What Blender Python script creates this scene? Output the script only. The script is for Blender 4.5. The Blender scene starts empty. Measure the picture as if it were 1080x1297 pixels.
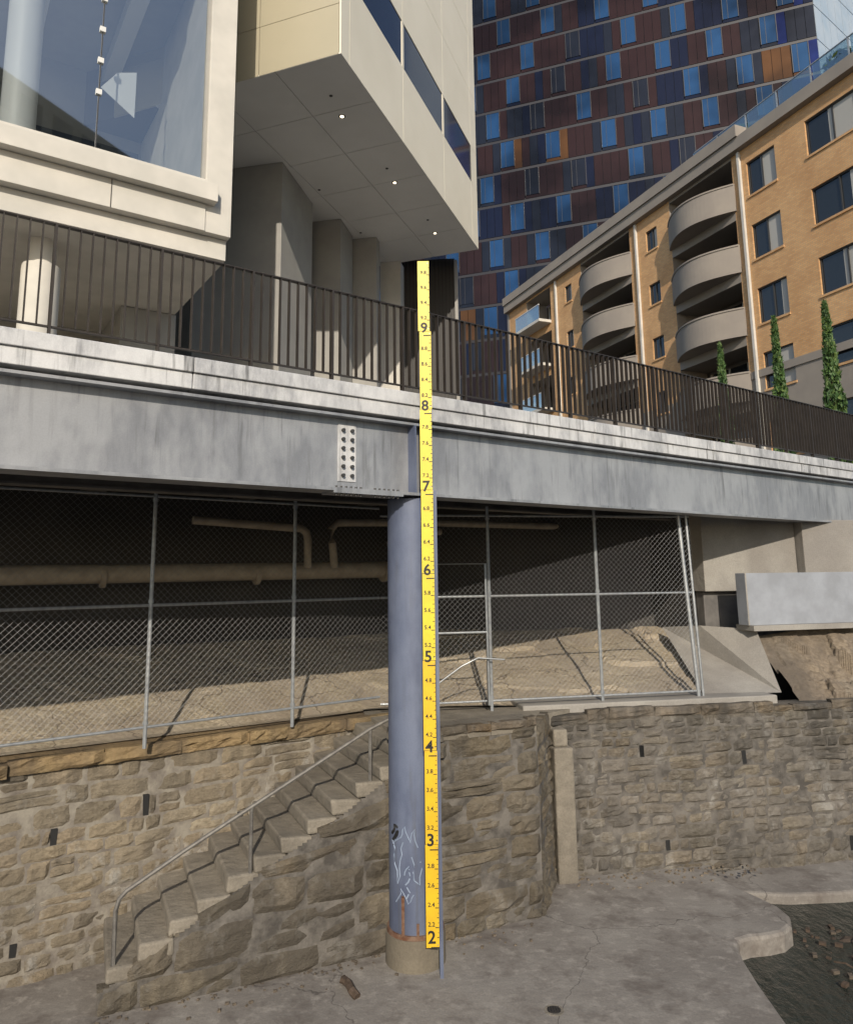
import bpy, math, random
from mathutils import Vector as V, Matrix, noise
random.seed(7)
SC=bpy.context.scene
# ---------------------------------------------------------------- materials
def new_mat(name):
    m=bpy.data.materials.new(name);m.use_nodes=True
    nt=m.node_tree;b=nt.nodes['Principled BSDF'];return m,nt,b
def N(nt,t,**k):
    n=nt.nodes.new(t)
    for a,v in k.items(): setattr(n,a,v)
    return n
def mixc(nt,fac,a,b,mode='MIX'):
    n=N(nt,'ShaderNodeMix',data_type='RGBA',blend_type=mode)
    for i,v in ((0,fac),(6,a),(7,b)):
        if hasattr(v,'is_output'): nt.links.new(v,n.inputs[i])
        elif i==0: n.inputs[0].default_value=v
        else: n.inputs[i].default_value=(*v[:3],1)
    return n.outputs[2]
def mul(nt,s,v):
    g=N(nt,'ShaderNodeMath',operation='MULTIPLY');nt.links.new(s,g.inputs[0])
    if hasattr(v,'is_output'): nt.links.new(v,g.inputs[1])
    else: g.inputs[1].default_value=v
    return g.outputs[0]
def ntex(nt,scale,detail=4,stretch=(1,1,1),rough=.62):
    tc=N(nt,'ShaderNodeTexCoord');mp=N(nt,'ShaderNodeMapping')
    mp.inputs['Scale'].default_value=stretch
    nt.links.new(tc.outputs['Object'],mp.inputs[0])
    n=N(nt,'ShaderNodeTexNoise');n.inputs['Scale'].default_value=scale;n.inputs['Detail'].default_value=min(detail,4);n.inputs['Roughness'].default_value=rough
    nt.links.new(mp.outputs[0],n.inputs['Vector']);return n.outputs['Fac']
def ramp(nt,s,a,b):
    n=N(nt,'ShaderNodeMapRange');n.inputs[1].default_value=a;n.inputs[2].default_value=b
    nt.links.new(s,n.inputs[0]);return n.outputs[0]
def bump(nt,b,h,st,dist=.02):
    n=N(nt,'ShaderNodeBump');n.inputs['Strength'].default_value=st;n.inputs['Distance'].default_value=dist
    nt.links.new(h,n.inputs['Height']);nt.links.new(n.outputs[0],b.inputs['Normal'])
def height(nt):
    tc=N(nt,'ShaderNodeTexCoord');sp=N(nt,'ShaderNodeSeparateXYZ');nt.links.new(tc.outputs['Object'],sp.inputs[0]);return sp.outputs[2]
def cracks(nt,scale,w,warp=.5,stretch=(1,1,1)):
    tc=N(nt,'ShaderNodeTexCoord');no=N(nt,'ShaderNodeTexNoise');no.inputs['Scale'].default_value=2.5;no.inputs['Detail'].default_value=4
    nt.links.new(tc.outputs['Object'],no.inputs['Vector'])
    mx=N(nt,'ShaderNodeVectorMath',operation='MULTIPLY_ADD');nt.links.new(no.outputs['Color'],mx.inputs[0]);mx.inputs[1].default_value=(warp,)*3;nt.links.new(tc.outputs['Object'],mx.inputs[2])
    mp=N(nt,'ShaderNodeMapping');mp.inputs['Scale'].default_value=stretch;nt.links.new(mx.outputs[0],mp.inputs[0])
    vo=N(nt,'ShaderNodeTexVoronoi',feature='DISTANCE_TO_EDGE');vo.inputs['Scale'].default_value=scale;nt.links.new(mp.outputs[0],vo.inputs['Vector'])
    return ramp(nt,vo.outputs['Distance'],.0,w)
def simple(name,c,rough=.7,c2=None,scale=3,metal=0,bmp=0,bs=30,stretch=(1,1,1),lo=.35,hi=.65,spec=None):
    m,nt,b=new_mat(name);b.inputs['Roughness'].default_value=rough;b.inputs['Metallic'].default_value=metal
    if spec is not None: b.inputs['Specular IOR Level'].default_value=spec
    if c2:
        f=ramp(nt,ntex(nt,scale,3,stretch),lo,hi);col=mixc(nt,f,c,c2);nt.links.new(col,b.inputs['Base Color'])
    else: b.inputs['Base Color'].default_value=(*c,1)
    if bmp: bump(nt,b,ntex(nt,bs,3),bmp)
    return m
def stone_mat(name,tint,stain,stain2,s2=.75,lime=0,zdamp=None,crk=None):
    m,nt,b=new_mat(name);b.inputs['Roughness'].default_value=.92;b.inputs['Specular IOR Level'].default_value=.25
    a=N(nt,'ShaderNodeAttribute',attribute_name='col')
    n1=ntex(nt,1.7);f1=ramp(nt,n1,.38,.62);f2=ramp(nt,ntex(nt,14,4,(1,1,1.8)),.3,.7);f3=ramp(nt,ntex(nt,.7,4,(1,1,.4),.7),.46,.6)
    c=mixc(nt,1.0,a.outputs['Color'],tint,'MULTIPLY')
    c=mixc(nt,f2,c,mixc(nt,1.,c,(.5,.48,.45),'MULTIPLY'))
    c=mixc(nt,mul(nt,f1,.6),c,stain)
    c=mixc(nt,mul(nt,f3,s2),c,stain2)
    if lime: c=mixc(nt,mul(nt,ramp(nt,ntex(nt,2.6,4,(1,1,.7),.7),.56,.7),lime),c,(.46,.45,.42))
    if zdamp:
        st=ramp(nt,ntex(nt,4,3,(1,1,.12)),.35,.6)
        hz=ramp(nt,height(nt),zdamp[0],zdamp[1]);c=mixc(nt,mul(nt,mul(nt,hz,st),.6),c,stain2)
        hz=ramp(nt,height(nt),2.3,1.55);c=mixc(nt,mul(nt,mul(nt,hz,f1),.7),c,stain2)
    if crk: c=mixc(nt,cracks(nt,crk,.012,.6,(1,1.5,1)),(.15,.12,.09),c)
    nt.links.new(c,b.inputs['Base Color']);bump(nt,b,ntex(nt,26,4,(1,1,1.6),.75),1.,.03);return m
def conc_mat(name,c,c2,dark,crack=True,scale=1.2,bmp=.35):
    m,nt,b=new_mat(name);b.inputs['Roughness'].default_value=.88
    f1=ramp(nt,ntex(nt,scale,4),.35,.68);f2=ramp(nt,ntex(nt,.45,4),.45,.62);f3=ramp(nt,ntex(nt,45,2),.3,.8)
    col=mixc(nt,f1,c,c2);col=mixc(nt,mul(nt,f2,.6),col,dark);col=mixc(nt,f3,mixc(nt,1.,col,(.78,.78,.78),'MULTIPLY'),col)
    if crack:
        col=mixc(nt,cracks(nt,.38,.004),(.09,.08,.07),col)
        sp=ramp(nt,ntex(nt,5.5,4,(1,1,1),.7),.52,.68);col=mixc(nt,mul(nt,sp,.65),col,(.37,.34,.3))
        sp=ramp(nt,ntex(nt,1.9,4,(1,1,1),.7),.5,.66);col=mixc(nt,mul(nt,sp,.7),col,(.12,.1,.085))
    nt.links.new(col,b.inputs['Base Color']);bump(nt,b,ntex(nt,9,4),bmp,.03);return m
def galv_mat(name,c,c2,c3,zs=.25,streak=6,drip=.5,metal=.1,dripc=(.1,.1,.1),rough=.55):
    m,nt,b=new_mat(name);b.inputs['Roughness'].default_value=rough;b.inputs['Metallic'].default_value=metal
    f1=ramp(nt,ntex(nt,streak,4,(1,1,zs),.7),.36,.64);f2=ramp(nt,ntex(nt,1.2,4,(1,1,.5),.7),.44,.6);f3=ramp(nt,ntex(nt,13,3,(1,1,.07)),.54,.68);f4=ramp(nt,ntex(nt,70,2),.3,.7);f5=ramp(nt,ntex(nt,.8,2),.4,.6)
    col=mixc(nt,f1,c,c2);col=mixc(nt,mul(nt,f2,.75),col,c3)
    col=mixc(nt,mul(nt,mul(nt,f3,f5),drip),col,dripc)
    col=mixc(nt,mul(nt,f4,.25),col,mixc(nt,1.,col,(.6,.6,.6),'MULTIPLY'))
    nt.links.new(col,b.inputs['Base Color']);bump(nt,b,ntex(nt,5,3),.1,.02);return m
def glass_mat(name,tint,refl=.35,rough=.02):
    m=bpy.data.materials.new(name);m.use_nodes=True;nt=m.node_tree;nt.nodes.clear()
    o=N(nt,'ShaderNodeOutputMaterial');t=N(nt,'ShaderNodeBsdfTransparent');t.inputs[0].default_value=(*tint,1)
    g=N(nt,'ShaderNodeBsdfGlossy');g.inputs['Roughness'].default_value=rough;g.inputs[0].default_value=(.9,.93,.95,1)
    lw=N(nt,'ShaderNodeLayerWeight');lw.inputs[0].default_value=refl
    mx=N(nt,'ShaderNodeMixShader');r=ramp(nt,lw.outputs['Facing'],-.25,1.1)
    nt.links.new(r,mx.inputs[0]);nt.links.new(t.outputs[0],mx.inputs[1]);nt.links.new(g.outputs[0],mx.inputs[2]);nt.links.new(mx.outputs[0],o.inputs[0]);return m
def brick_mat(name,az,c1,c2,mortar):
    m,nt,b=new_mat(name);b.inputs['Roughness'].default_value=.85
    tc=N(nt,'ShaderNodeTexCoord');d=N(nt,'ShaderNodeVectorMath',operation='DOT_PRODUCT');a=math.radians(az)
    nt.links.new(tc.outputs['Object'],d.inputs[0]);d.inputs[1].default_value=(math.sin(a),math.cos(a),0)
    sp=N(nt,'ShaderNodeSeparateXYZ');nt.links.new(tc.outputs['Object'],sp.inputs[0]);cb=N(nt,'ShaderNodeCombineXYZ')
    nt.links.new(d.outputs['Value'],cb.inputs[0]);nt.links.new(sp.outputs[2],cb.inputs[1])
    br=N(nt,'ShaderNodeTexBrick');nt.links.new(cb.outputs[0],br.inputs['Vector'])
    br.inputs['Color1'].default_value=(*c1,1);br.inputs['Color2'].default_value=(*c2,1);br.inputs['Mortar'].default_value=(*mortar,1)
    br.inputs['Scale'].default_value=1;br.inputs['Brick Width'].default_value=.24;br.inputs['Row Height'].default_value=.086;br.inputs['Mortar Size'].default_value=.01
    f=ramp(nt,ntex(nt,.5,4),.35,.65);col=mixc(nt,f,br.outputs['Color'],mixc(nt,1.,br.outputs['Color'],(.85,.8,.75),'MULTIPLY'))
    nt.links.new(col,b.inputs['Base Color']);return m
M={}
M['stoneL']=stone_mat('sandstone_warm_lit',(.92,.87,.78),(.31,.26,.185),(.11,.096,.076),.6,.55,(3.0,3.8))  # warm tint paints sunlight into the left wall's colour
M['stoneR']=stone_mat('sandstone_grey_shaded',(.66,.65,.63),(.22,.2,.175),(.06,.056,.05),.75,.4,(2.9,3.8))  # same stone greyed and darkened, right wall's shade put into the colour
M['stoneC']=stone_mat('sandstone_cheek',(.6,.57,.51),(.21,.182,.14),(.075,.066,.055),.7,.2)
M['coping']=stone_mat('sandstone_coping',(.95,.84,.66),(.31,.22,.12),(.12,.095,.07))
M['mortar']=simple('mortar',(.27,.245,.2),.95,(.15,.13,.11),5,bmp=.6,bs=40)
M['mortarD']=simple('mortar_dark',(.17,.155,.135),.95,(.07,.063,.055),5,bmp=.6,bs=40)
M['floor']=conc_mat('channel_concrete',(.27,.245,.215),(.33,.305,.27),(.18,.16,.14))
M['conc']=conc_mat('concrete',(.33,.31,.28),(.4,.38,.34),(.22,.2,.18),False)
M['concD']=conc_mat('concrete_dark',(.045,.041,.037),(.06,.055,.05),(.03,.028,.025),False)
M['concW']=simple('precast_concrete',(.62,.59,.53),.8,(.52,.5,.45),1.5,bmp=.1,bs=20)
M['step']=conc_mat('step_stone',(.22,.195,.155),(.31,.275,.22),(.12,.105,.085),False,4,.8)
M['plinth']=conc_mat('column_plinth',(.22,.19,.14),(.18,.155,.115),(.12,.105,.08),False,4)
M['batter']=stone_mat('batter_stone',(1.05,1.0,.9),(.44,.385,.31),(.29,.24,.19),.5,crk=.6)
M['rubble']=stone_mat('rubble',(.72,.67,.6),(.24,.195,.15),(.12,.1,.08))
M['galv']=galv_mat('galvanised_girder',(.325,.335,.355),(.26,.27,.29),(.44,.45,.465),.3,6,.6,.35,rough=.42)
M['galvK']=galv_mat('galvanised_kerb',(.56,.565,.57),(.37,.375,.39),(.74,.74,.735),.4,11,.8,.15)
M['col']=galv_mat('column_paint',(.12,.145,.22),(.095,.115,.18),(.17,.2,.28),.12,4,.4,.1)
M['rust']=simple('rust',(.12,.05,.025),.9,(.2,.13,.09),14)
M['pipe']=simple('galvanised_pipe',(.42,.44,.45),.45,(.3,.32,.34),10,.5)
M['wire']=simple('wire',(.22,.225,.23),.5,metal=.2)
M['pipeB']=simple('beige_pipe',(.38,.33,.26),.6,(.28,.24,.19),5)
M['hand']=simple('handrail_steel',(.2,.19,.17),.6,(.13,.12,.11),12,.3)
M['rail']=simple('railing_bronze',(.026,.021,.018),.45,(.038,.031,.026),5)
M['yel']=simple('gauge_yellow',(.74,.6,.03),.45,(.66,.52,.03),5)
M['ora']=simple('gauge_orange',(.78,.5,.02),.45,(.68,.43,.02),5)
M['blk']=simple('black_marking',(.015,.015,.015),.6)
M['white']=simple('white_paint',(.66,.66,.64),.5)
M['panelW']=simple('weathered_panel',(.31,.33,.365),.7,(.25,.265,.29),2.5,bmp=.2)
M['graf']=simple('graffiti_paint',(.26,.32,.42),.6)
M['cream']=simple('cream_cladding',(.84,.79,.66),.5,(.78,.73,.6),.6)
M['creamF']=simple('cream_cladding_shaded',(.43,.39,.285),.5,(.4,.365,.265),.8)  # same cladding darkened, so the front face's shade sits in its colour
M['soff']=simple('soffit_panel',(.72,.71,.68),.55,(.66,.65,.62),.8)
M['joint']=simple('panel_joint',(.1,.095,.085),.8)
M['darkglass']=simple('dark_glass',(.012,.014,.035),.06,metal=.0,spec=.4)
M['glass']=glass_mat('shopfront_glass',(.78,.82,.83),.4)
M['clear']=glass_mat('balustrade_glass',(.7,.8,.78),.3)
M['louvre']=simple('louvre_dark',(.035,.032,.03),.6)
M['grey']=simple('grey_render',(.36,.35,.32),.8,(.31,.3,.28),1.5)
M['beam']=simple('deck_beam',(.16,.15,.14),.7,(.1,.095,.09),3)
M['brick']=brick_mat('tan_brick',-21.8,(.70,.41,.18),(.58,.32,.135),(.46,.35,.23))
M['taupe']=simple('taupe_render',(.29,.255,.215),.8,(.25,.22,.19),.7)
M['frameD']=simple('window_frame',(.04,.04,.04),.5)
M['winO']=simple('window_glass',(.02,.024,.028),.05,spec=.8)
M['blind']=simple('window_blind',(.4,.39,.36),.7)
M['street']=simple('asphalt',(.06,.06,.06),.9,(.045,.045,.045),3)
M['bank']=simple('paving',(.25,.24,.22),.9,(.2,.19,.18),2)
M['fol']=simple('foliage',(.035,.08,.02),.6,(.06,.12,.03),3)
M['fol2']=simple('foliage_light',(.12,.18,.04),.6,(.07,.12,.03),3)
M['bark']=simple('bark',(.09,.06,.04),.9)
M['wood']=simple('driftwood',(.06,.04,.025),.9,(.1,.07,.05),20,bmp=.5)
M['mud']=simple('mud',(.09,.065,.045),.85,(.05,.037,.027),5,bmp=1,bs=14)
def tower_mat(name,c,metal=.3,rough=.12):
    m,nt,b=new_mat(name);b.inputs['Roughness'].default_value=rough;b.inputs['Metallic'].default_value=metal;b.inputs['Specular IOR Level'].default_value=.3
    f=ramp(nt,ntex(nt,.12,3),.4,.6);nt.links.new(mixc(nt,f,c,[x*.4 for x in c]),b.inputs['Base Color']);bump(nt,b,ntex(nt,.35,2),.14,.3);return m
M['t_navy']=tower_mat('tower_navy',(.010,.014,.034));M['t_brown']=tower_mat('tower_brown',(.036,.018,.017))
M['t_slate']=tower_mat('tower_slate',(.018,.022,.034));M['t_blue']=tower_mat('tower_blue',(.03,.09,.2),.5,.06)
M['t_blue2']=tower_mat('tower_deep_blue',(.012,.024,.12),.5);M['t_or']=tower_mat('tower_amber',(.12,.055,.02),.3)
M['t_line']=simple('tower_fin',(.012,.012,.018),.5);M['t_lite']=simple('tower_light_panel',(.4,.46,.52),.25,(.32,.4,.48),.4)
m,nt,b=new_mat('water');b.inputs['Base Color'].default_value=(.03,.035,.03,1);b.inputs['Roughness'].default_value=.08;bump(nt,b,ntex(nt,6,4,(1,.5,1)),1.,.08);M['water']=m
m,nt,b=new_mat('downlight');b.inputs['Emission Color'].default_value=(1,.85,.6,1);b.inputs['Emission Strength'].default_value=3;M['lamp']=m
# ---------------------------------------------------------------- mesh builder
class MB:
    def __init__(s): s.v=[];s.f=[];s.m=[];s.c=[];s.ms=[]
    def mi(s,k):
        if k not in s.ms: s.ms.append(k)
        return s.ms.index(k)
    def add(s,vs,fs,k,col=(1,1,1)):
        o=len(s.v);s.v.extend([tuple(x) for x in vs]);i=s.mi(k)
        for f in fs: s.f.append(tuple(o+j for j in f));s.m.append(i);s.c.append(col)
    def hexa(s,p,k,col=(1,1,1)):
        s.add(p,[(0,1,2,3),(7,6,5,4),(0,4,5,1),(1,5,6,2),(2,6,7,3),(3,7,4,0)],k,col)
    def box(s,x0,x1,y0,y1,z0,z1,k): s.fbox(lambda a,b,c:(a,b,c),x0,x1,y0,y1,z0,z1,k)
    def fbox(s,F,a0,a1,d0,d1,z0,z1,k,col=(1,1,1)):
        s.hexa([F(a0,d0,z0),F(a1,d0,z0),F(a1,d1,z0),F(a0,d1,z0),F(a0,d0,z1),F(a1,d0,z1),F(a1,d1,z1),F(a0,d1,z1)],k,col)
    def prism(s,poly,z0,z1,k,top=None):
        n=len(poly);vs=[(x,y,z0) for x,y in poly]+[(x,y,z1) for x,y in poly]
        s.add(vs,[tuple(range(n))]+[(i,(i+1)%n,n+(i+1)%n,n+i) for i in range(n)]+[tuple(range(n,2*n))],k)
        if top: s.m[-1]=s.mi(top)
    def cyl(s,c,r0,r1,z0,z1,k,n=48,rings=1):
        vs=[];fs=[]
        for j in range(rings+1):
            t=j/rings;r=r0+(r1-r0)*t
            for i in range(n): a=2*math.pi*i/n;vs.append((c[0]+r*math.cos(a),c[1]+r*math.sin(a),z0+(z1-z0)*t))
        for j in range(rings):
            for i in range(n): fs.append((j*n+i,j*n+(i+1)%n,(j+1)*n+(i+1)%n,(j+1)*n+i))
        fs.append(tuple(range(n)));fs.append(tuple(range(rings*n,rings*n+n)));s.add(vs,fs,k)
    def tube(s,pts,r,k,n=8):
        pts=[V(p) for p in pts];vs=[];fs=[]
        for i,p in enumerate(pts):
            d=(pts[min(i+1,len(pts)-1)]-pts[max(i-1,0)]).normalized()
            u=d.cross(V((0,0,1)));u=u.normalized() if u.length>.01 else V((1,0,0));w=d.cross(u)
            for j in range(n): a=2*math.pi*j/n;vs.append(p+u*r*math.cos(a)+w*r*math.sin(a))
        for i in range(len(pts)-1):
            for j in range(n): fs.append((i*n+j,i*n+(j+1)%n,(i+1)*n+(j+1)%n,(i+1)*n+j))
        fs.append(tuple(range(n)));fs.append(tuple(range(len(vs)-n,len(vs))));s.add(vs,fs,k)
    def build(s,name,parent=None,smooth=False,bevel=0):
        me=bpy.data.meshes.new(name);me.from_pydata(s.v,[],s.f)
        for k in s.ms: me.materials.append(M[k])
        me.polygons.foreach_set('material_index',s.m)
        ca=me.color_attributes.new('col','FLOAT_COLOR','CORNER');arr=[]
        for p,c in zip(me.polygons,s.c): arr.extend(list((*c,1))*p.loop_total)
        ca.data.foreach_set('color',arr)
        if smooth: me.polygons.foreach_set('use_smooth',[True]*len(me.polygons))
        me.update();o=bpy.data.objects.new(name,me);SC.collection.objects.link(o)
        if smooth: 
            me.set_sharp_from_angle(angle=math.radians(40))
        if bevel:
            b=o.modifiers.new('b','BEVEL');b.width=bevel;b.segments=2;b.limit_method='ANGLE'
        if parent: o.parent=parent
        return o
def empty(name):
    o=bpy.data.objects.new(name,None);SC.collection.objects.link(o);return o
def frame(p,az,sg=1):
    a=math.radians(az);dx,dy=math.sin(a),math.cos(a);nx,ny=-dy*sg,dx*sg
    return lambda s,d,z:(p[0]+dx*s+nx*d,p[1]+dy*s+ny*d,z)
def frame2(p,q):
    return frame(p,math.degrees(math.atan2(q[0]-p[0],q[1]-p[1])))
def wob(F,amp=.035,fq=.9):   # hand-laid courses wander up and down
    def G(s,d,z):
        w=noise.noise(V((s*fq,z*1.1,3.3)))*amp+noise.noise(V((s*fq*3,z*3,7.7)))*amp*.4
        return F(s+w*.5,d+noise.noise(V((s*.7,z*.9,9)))*.05,z+w*min(1,max(0,(3.75-z)*3)))
    return G
def dist(p,q): return math.hypot(p[0]-q[0],p[1]-q[1])
def text(mb,s,size,loc,k,bold=0):
    c=bpy.data.curves.new('t','FONT');c.body=s;c.size=size;c.align_x='CENTER';c.align_y='CENTER';c.resolution_u=3;c.offset=bold
    o=bpy.data.objects.new('t',c);SC.collection.objects.link(o);bpy.context.view_layer.update()
    me=bpy.data.meshes.new_from_object(o.evaluated_get(bpy.context.evaluated_depsgraph_get()))
    mb.add([(loc[0]+v.co.x,loc[1],loc[2]+v.co.y) for v in me.vertices],[tuple(p.vertices) for p in me.polygons],k)
    bpy.data.objects.remove(o);bpy.data.curves.remove(c)
# ---------------------------------------------------------------- stonework
def scol(pal):
    c=random.choice(pal);j=random.uniform(.78,1.14);return tuple(x*j for x in c)
PALW=[(.41,.355,.28),(.36,.32,.26),(.42,.37,.29),(.33,.3,.25),(.38,.345,.295),(.44,.4,.33),(.28,.255,.22),(.36,.31,.24)]
def stone(mb,F,s0,s1,z0,z1,dfun,k,col,rough=.025,nx=5,nz=4,zl=None,zr=None,maxoff=.025):
    vs=[];fs=[];off=random.uniform(0,maxoff);sd=random.uniform(0,99)
    jit=[random.uniform(-.010,.010) for _ in range(4)];tl=random.uniform(-.015,.015);tt=random.uniform(-.02,.02)
    zl=z1 if zl is None else zl;zr=z1 if zr is None else zr
    for j in range(nz+1):
        for i in range(nx+1):
            u=i/nx;w=j/nz;s=s0+(s1-s0)*u;zt=zl+(zr-zl)*u;z=z0+(zt-z0)*w
            z+=(jit[0]*(1-u)+jit[1]*u) ;s+=(jit[2]*(1-w)+jit[3]*w)
            e=(i in(0,nx)) or (j in(0,nz))
            nn=noise.noise(V((s*3+sd,z*5,sd)))*rough+noise.noise(V((s*11,z*13+sd,sd)))*rough*.7+noise.noise(V((s*25,z*30+sd,sd)))*rough*.3
            d=.016 if e else -off+nn+tl*(u-.5)+tt*(w-.5)
            if e: s+=noise.noise(V((s*9,z*9,sd)))*.016;z+=noise.noise(V((s*9,z*9,sd+5)))*.016
            vs.append(F(s,dfun(z)+d,z))
    W=nx+1
    for j in range(nz):
        for i in range(nx): fs.append((j*W+i,j*W+i+1,(j+1)*W+i+1,(j+1)*W+i))
    ring=[i for i in range(W)]+[j*W+nx for j in range(1,nz+1)]+[nz*W+i for i in range(nx-1,-1,-1)]+[j*W for j in range(nz-1,0,-1)]
    o=len(vs);f0=V(F(0,0,0));dn=(V(F(0,1,0))-f0)*.12
    for i in ring: vs.append(V(vs[i])+dn)
    n=len(ring)
    for i in range(n): fs.append((ring[i],ring[(i+1)%n],o+(i+1)%n,o+i))
    mb.add(vs,fs,k,col)
def stone_wall(mb,F,L,z0,z1,batter,k,back,pal=PALW,h=(.13,.28),l=(.25,.75),top=None,inv=None,holes=(),rough=.025,s00=0,maxoff=.025,split=.3):
    df=lambda z:batter*(z-z0)/(z1-z0)
    def tp(s): return top(s) if top else z1
    z=z0
    while z<z1-.06:
        hh=random.uniform(*h)
        if z1-(z+hh)<h[0]: hh=z1-z
        st=max(s00,inv(z+hh*.35)) if inv else s00
        s=st-random.uniform(0,.3)
        while s<L:
            ll=random.uniform(*l)*(1.15 if hh>.2 else .85);e=min(s+ll,L);a=max(s,st)
            if L-e<.15:e=L
            if e-a>.05:
                zl=min(z+hh,tp(a));zr=min(z+hh,tp(e));g=.004
                hole=[q for q in holes if a-.05<q[0]<e+.05 and z<=q[1]<z+hh]
                if hole:
                    q=hole[0]
                    if q[0]-.04-a>.05: stone(mb,F,a+g,q[0]-.035,z+g,z+hh-g,df,k,scol(pal),rough,3,3)
                    if e-q[0]-.04>.05: stone(mb,F,q[0]+.035,e-g,z+g,z+hh-g,df,k,scol(pal),rough,3,3)
                    dq=df(z);mb.fbox(F,q[0]-.035,q[0]+.035,dq+.012,dq+.05,z+g-.01,z+hh-g+.01,'blk')
                elif hh>.17 and random.random()<split and e-a>.2 and zl>z+hh*.9:
                    zm=z+hh*random.uniform(.35,.65)
                    stone(mb,F,a+g,e-g,z+g,zm-g/2,df,k,scol(pal),rough,maxoff=maxoff);stone(mb,F,a+g,e-g,zm+g/2,z+hh-g,df,k,scol(pal),rough,maxoff=maxoff)
                else: stone(mb,F,a+g,e-g,z+g,z+hh-g,df,k,scol(pal),rough,zl=zl-g,zr=zr-g,maxoff=maxoff)
            s=e
        z+=hh
    if back:
        n=60
        for i in range(n):
            a=s00+(L-s00)*i/n;b=s00+(L-s00)*(i+1)/n;t=min(tp(a),tp(b))-.05
            for q in range(6):
                u0=z0+(t-z0)*q/6;u1=z0+(t-z0)*(q+1)/6
                if t>z0: mb.add([F(a,.011+df(u0),u0),F(b,.011+df(u0),u0),F(b,.011+df(u1),u1),F(a,.011+df(u1),u1)],[(0,1,2,3)],back)
def rock_grid(mb,fn,NI,NJ,k,cols):
    vs=[fn(i/NI,j/NJ) for j in range(NJ+1) for i in range(NI+1)];o=len(mb.v)
    mb.v.extend(vs);mi=mb.mi(k)
    for j in range(NJ):
        for i in range(NI):
            a=j*(NI+1)+i;p=vs[a];mb.f.append((o+a,o+a+1,o+a+NI+2,o+a+NI+1));mb.m.append(mi)
            mb.c.append(cols[int(abs(noise.cell(V((p[0]*1.7,p[1]*1.7,0))))*97)%len(cols)])
# ================================================================ GROUND
mb=MB();mb.add([(-300,-300,1.2),(300,-300,1.2),(300,40,1.2),(-300,40,1.2)],[(0,1,2,3)],'mud');mb.build('ground')
mb=MB();mb.prism([(-400,10.8-9),(-9,10.8),(0,16.1),(6.4,16.8),(400,80),(500,900),(-500,900)],7.0,7.95,'street');mb.build('street_ground')
mb=MB();mb.prism([(-300,-300),(300,-300),(300,1.0),(-300,1.0)],1.1,4.4,'conc',top='bank');mb.build('near_bank')
edge=[(3.3,1.0),(3.4,6),(3.46,8.07),(3.5,8.8),(3.55,9.3),(3.6,9.6),(3.68,9.78),(3.85,9.86),(4.1,9.9),(4.32,9.98),(4.5,10.15),(4.6,10.4),(4.58,10.7),(4.45,11.0),(4.3,11.3),(4.2,11.6),(4.2,11.9),(4.3,12.4)]
mb=MB();mb.prism([(-60,1.0)]+edge+[(3,13.5),(-2,13.5),(-9,9.5),(-60,9)],1.1,1.6,'floor');mb.build('channel_floor',bevel=.05)
mb=MB();mb.prism([(4.0,11.45),(5.0,11.3),(5.8,11.35),(7,11.6),(9,12.0),(20,13.5),(20,14.6),(4.0,13.0)],1.1,1.5,'floor');mb.build('wall_footing',bevel=.04)
mb=MB();mb.add([(3.2,0.9,1.36),(40,.9,1.36),(40,14.5,1.36),(4.2,12.4,1.36),(3.2,9,1.36)],[(0,1,2,3,4)],'water');mb.build('water')
mb=MB()
vs=[];fs=[];n=60
for j in range(n+1):
    for i in range(n+1):
        x=4.25+5*i/n;y=6.0+5.0*j/n;u=i/n;w=j/n
        e=min(1,u*5,(1-w)*4);z=1.22+.26*e*(.6+.5*noise.noise(V((x*1.3,y*1.3,3))))+.07*noise.noise(V((x*5,y*5,1)))+.04*noise.noise(V((x*13,y*13,1)))
        vs.append((x+.5*w-.3+ .25*noise.noise(V((y*1.2,7,0))),y,z))
for j in range(n):
    for i in range(n): a=j*(n+1)+i;fs.append((a,a+1,a+n+2,a+n+1))
mb.add(vs,fs,'mud');mb.build('mud_bank')
mb=MB()
for i in range(160):
    x=random.uniform(4.6,7.5);y=random.uniform(7.5,10.6);r=random.uniform(.01,.045);F=frame((x,y),random.uniform(0,180));z=1.38
    mb.fbox(F,-r,r,-r*.6,r*.6,z,z+r*.8,random.choice(['rubble','wood','wood']),(.3,.26,.22))
for i in range(10):
    x=random.uniform(4.8,6.5);y=random.uniform(8.5,10.5);a=random.uniform(0,3);l=random.uniform(.1,.3);mb.tube([(x,y,1.45),(x+l*math.cos(a)/2,y+l*math.sin(a)/2,1.5),(x+l*math.cos(a),y+l*math.sin(a),1.48)],.01,random.choice(['wood','conc']),5)
mb.build('creek_debris')
# ================================================================ STONE WALLS
LW0=(-4.69-.834*6,8.86-.552*6);LW1=(-4.69+.834*5.6,8.86+.552*5.6)
FL=frame2(LW0,LW1);LL=dist(LW0,LW1)
mb=MB();stone_wall(mb,wob(FL,.025),LL,1.55,3.78,.3,'stoneL','mortar',h=(.13,.25),l=(.22,.7),holes=[(6.45,2.95),(7.5,3.1),(8.7,2.9),(6.1,1.95),(9.9,3.0)],maxoff=.015,rough=.028,split=.25)
s=0
while s<LL:
    l=random.uniform(.5,1.1);e=min(s+l,LL);d0=random.uniform(.17,.26)
    stone(mb,FL,s+.006,e-.006,3.74,3.78+random.uniform(.1,.16),lambda z:d0,'coping',scol([(.46,.39,.27),(.44,.37,.26),(.4,.34,.25)]),.07,8)
    mb.fbox(FL,s,e,d0+.015,d0+.6,3.77,3.88,'coping',scol([(.44,.37,.27)]));s=e
mb.build('sandstone_channel_wall')
SF=frame((-3.3,8.35),66);SLP=.163/.3
def prof(s): return min(4.0,1.93+max(-.2,s)*SLP)
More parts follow.
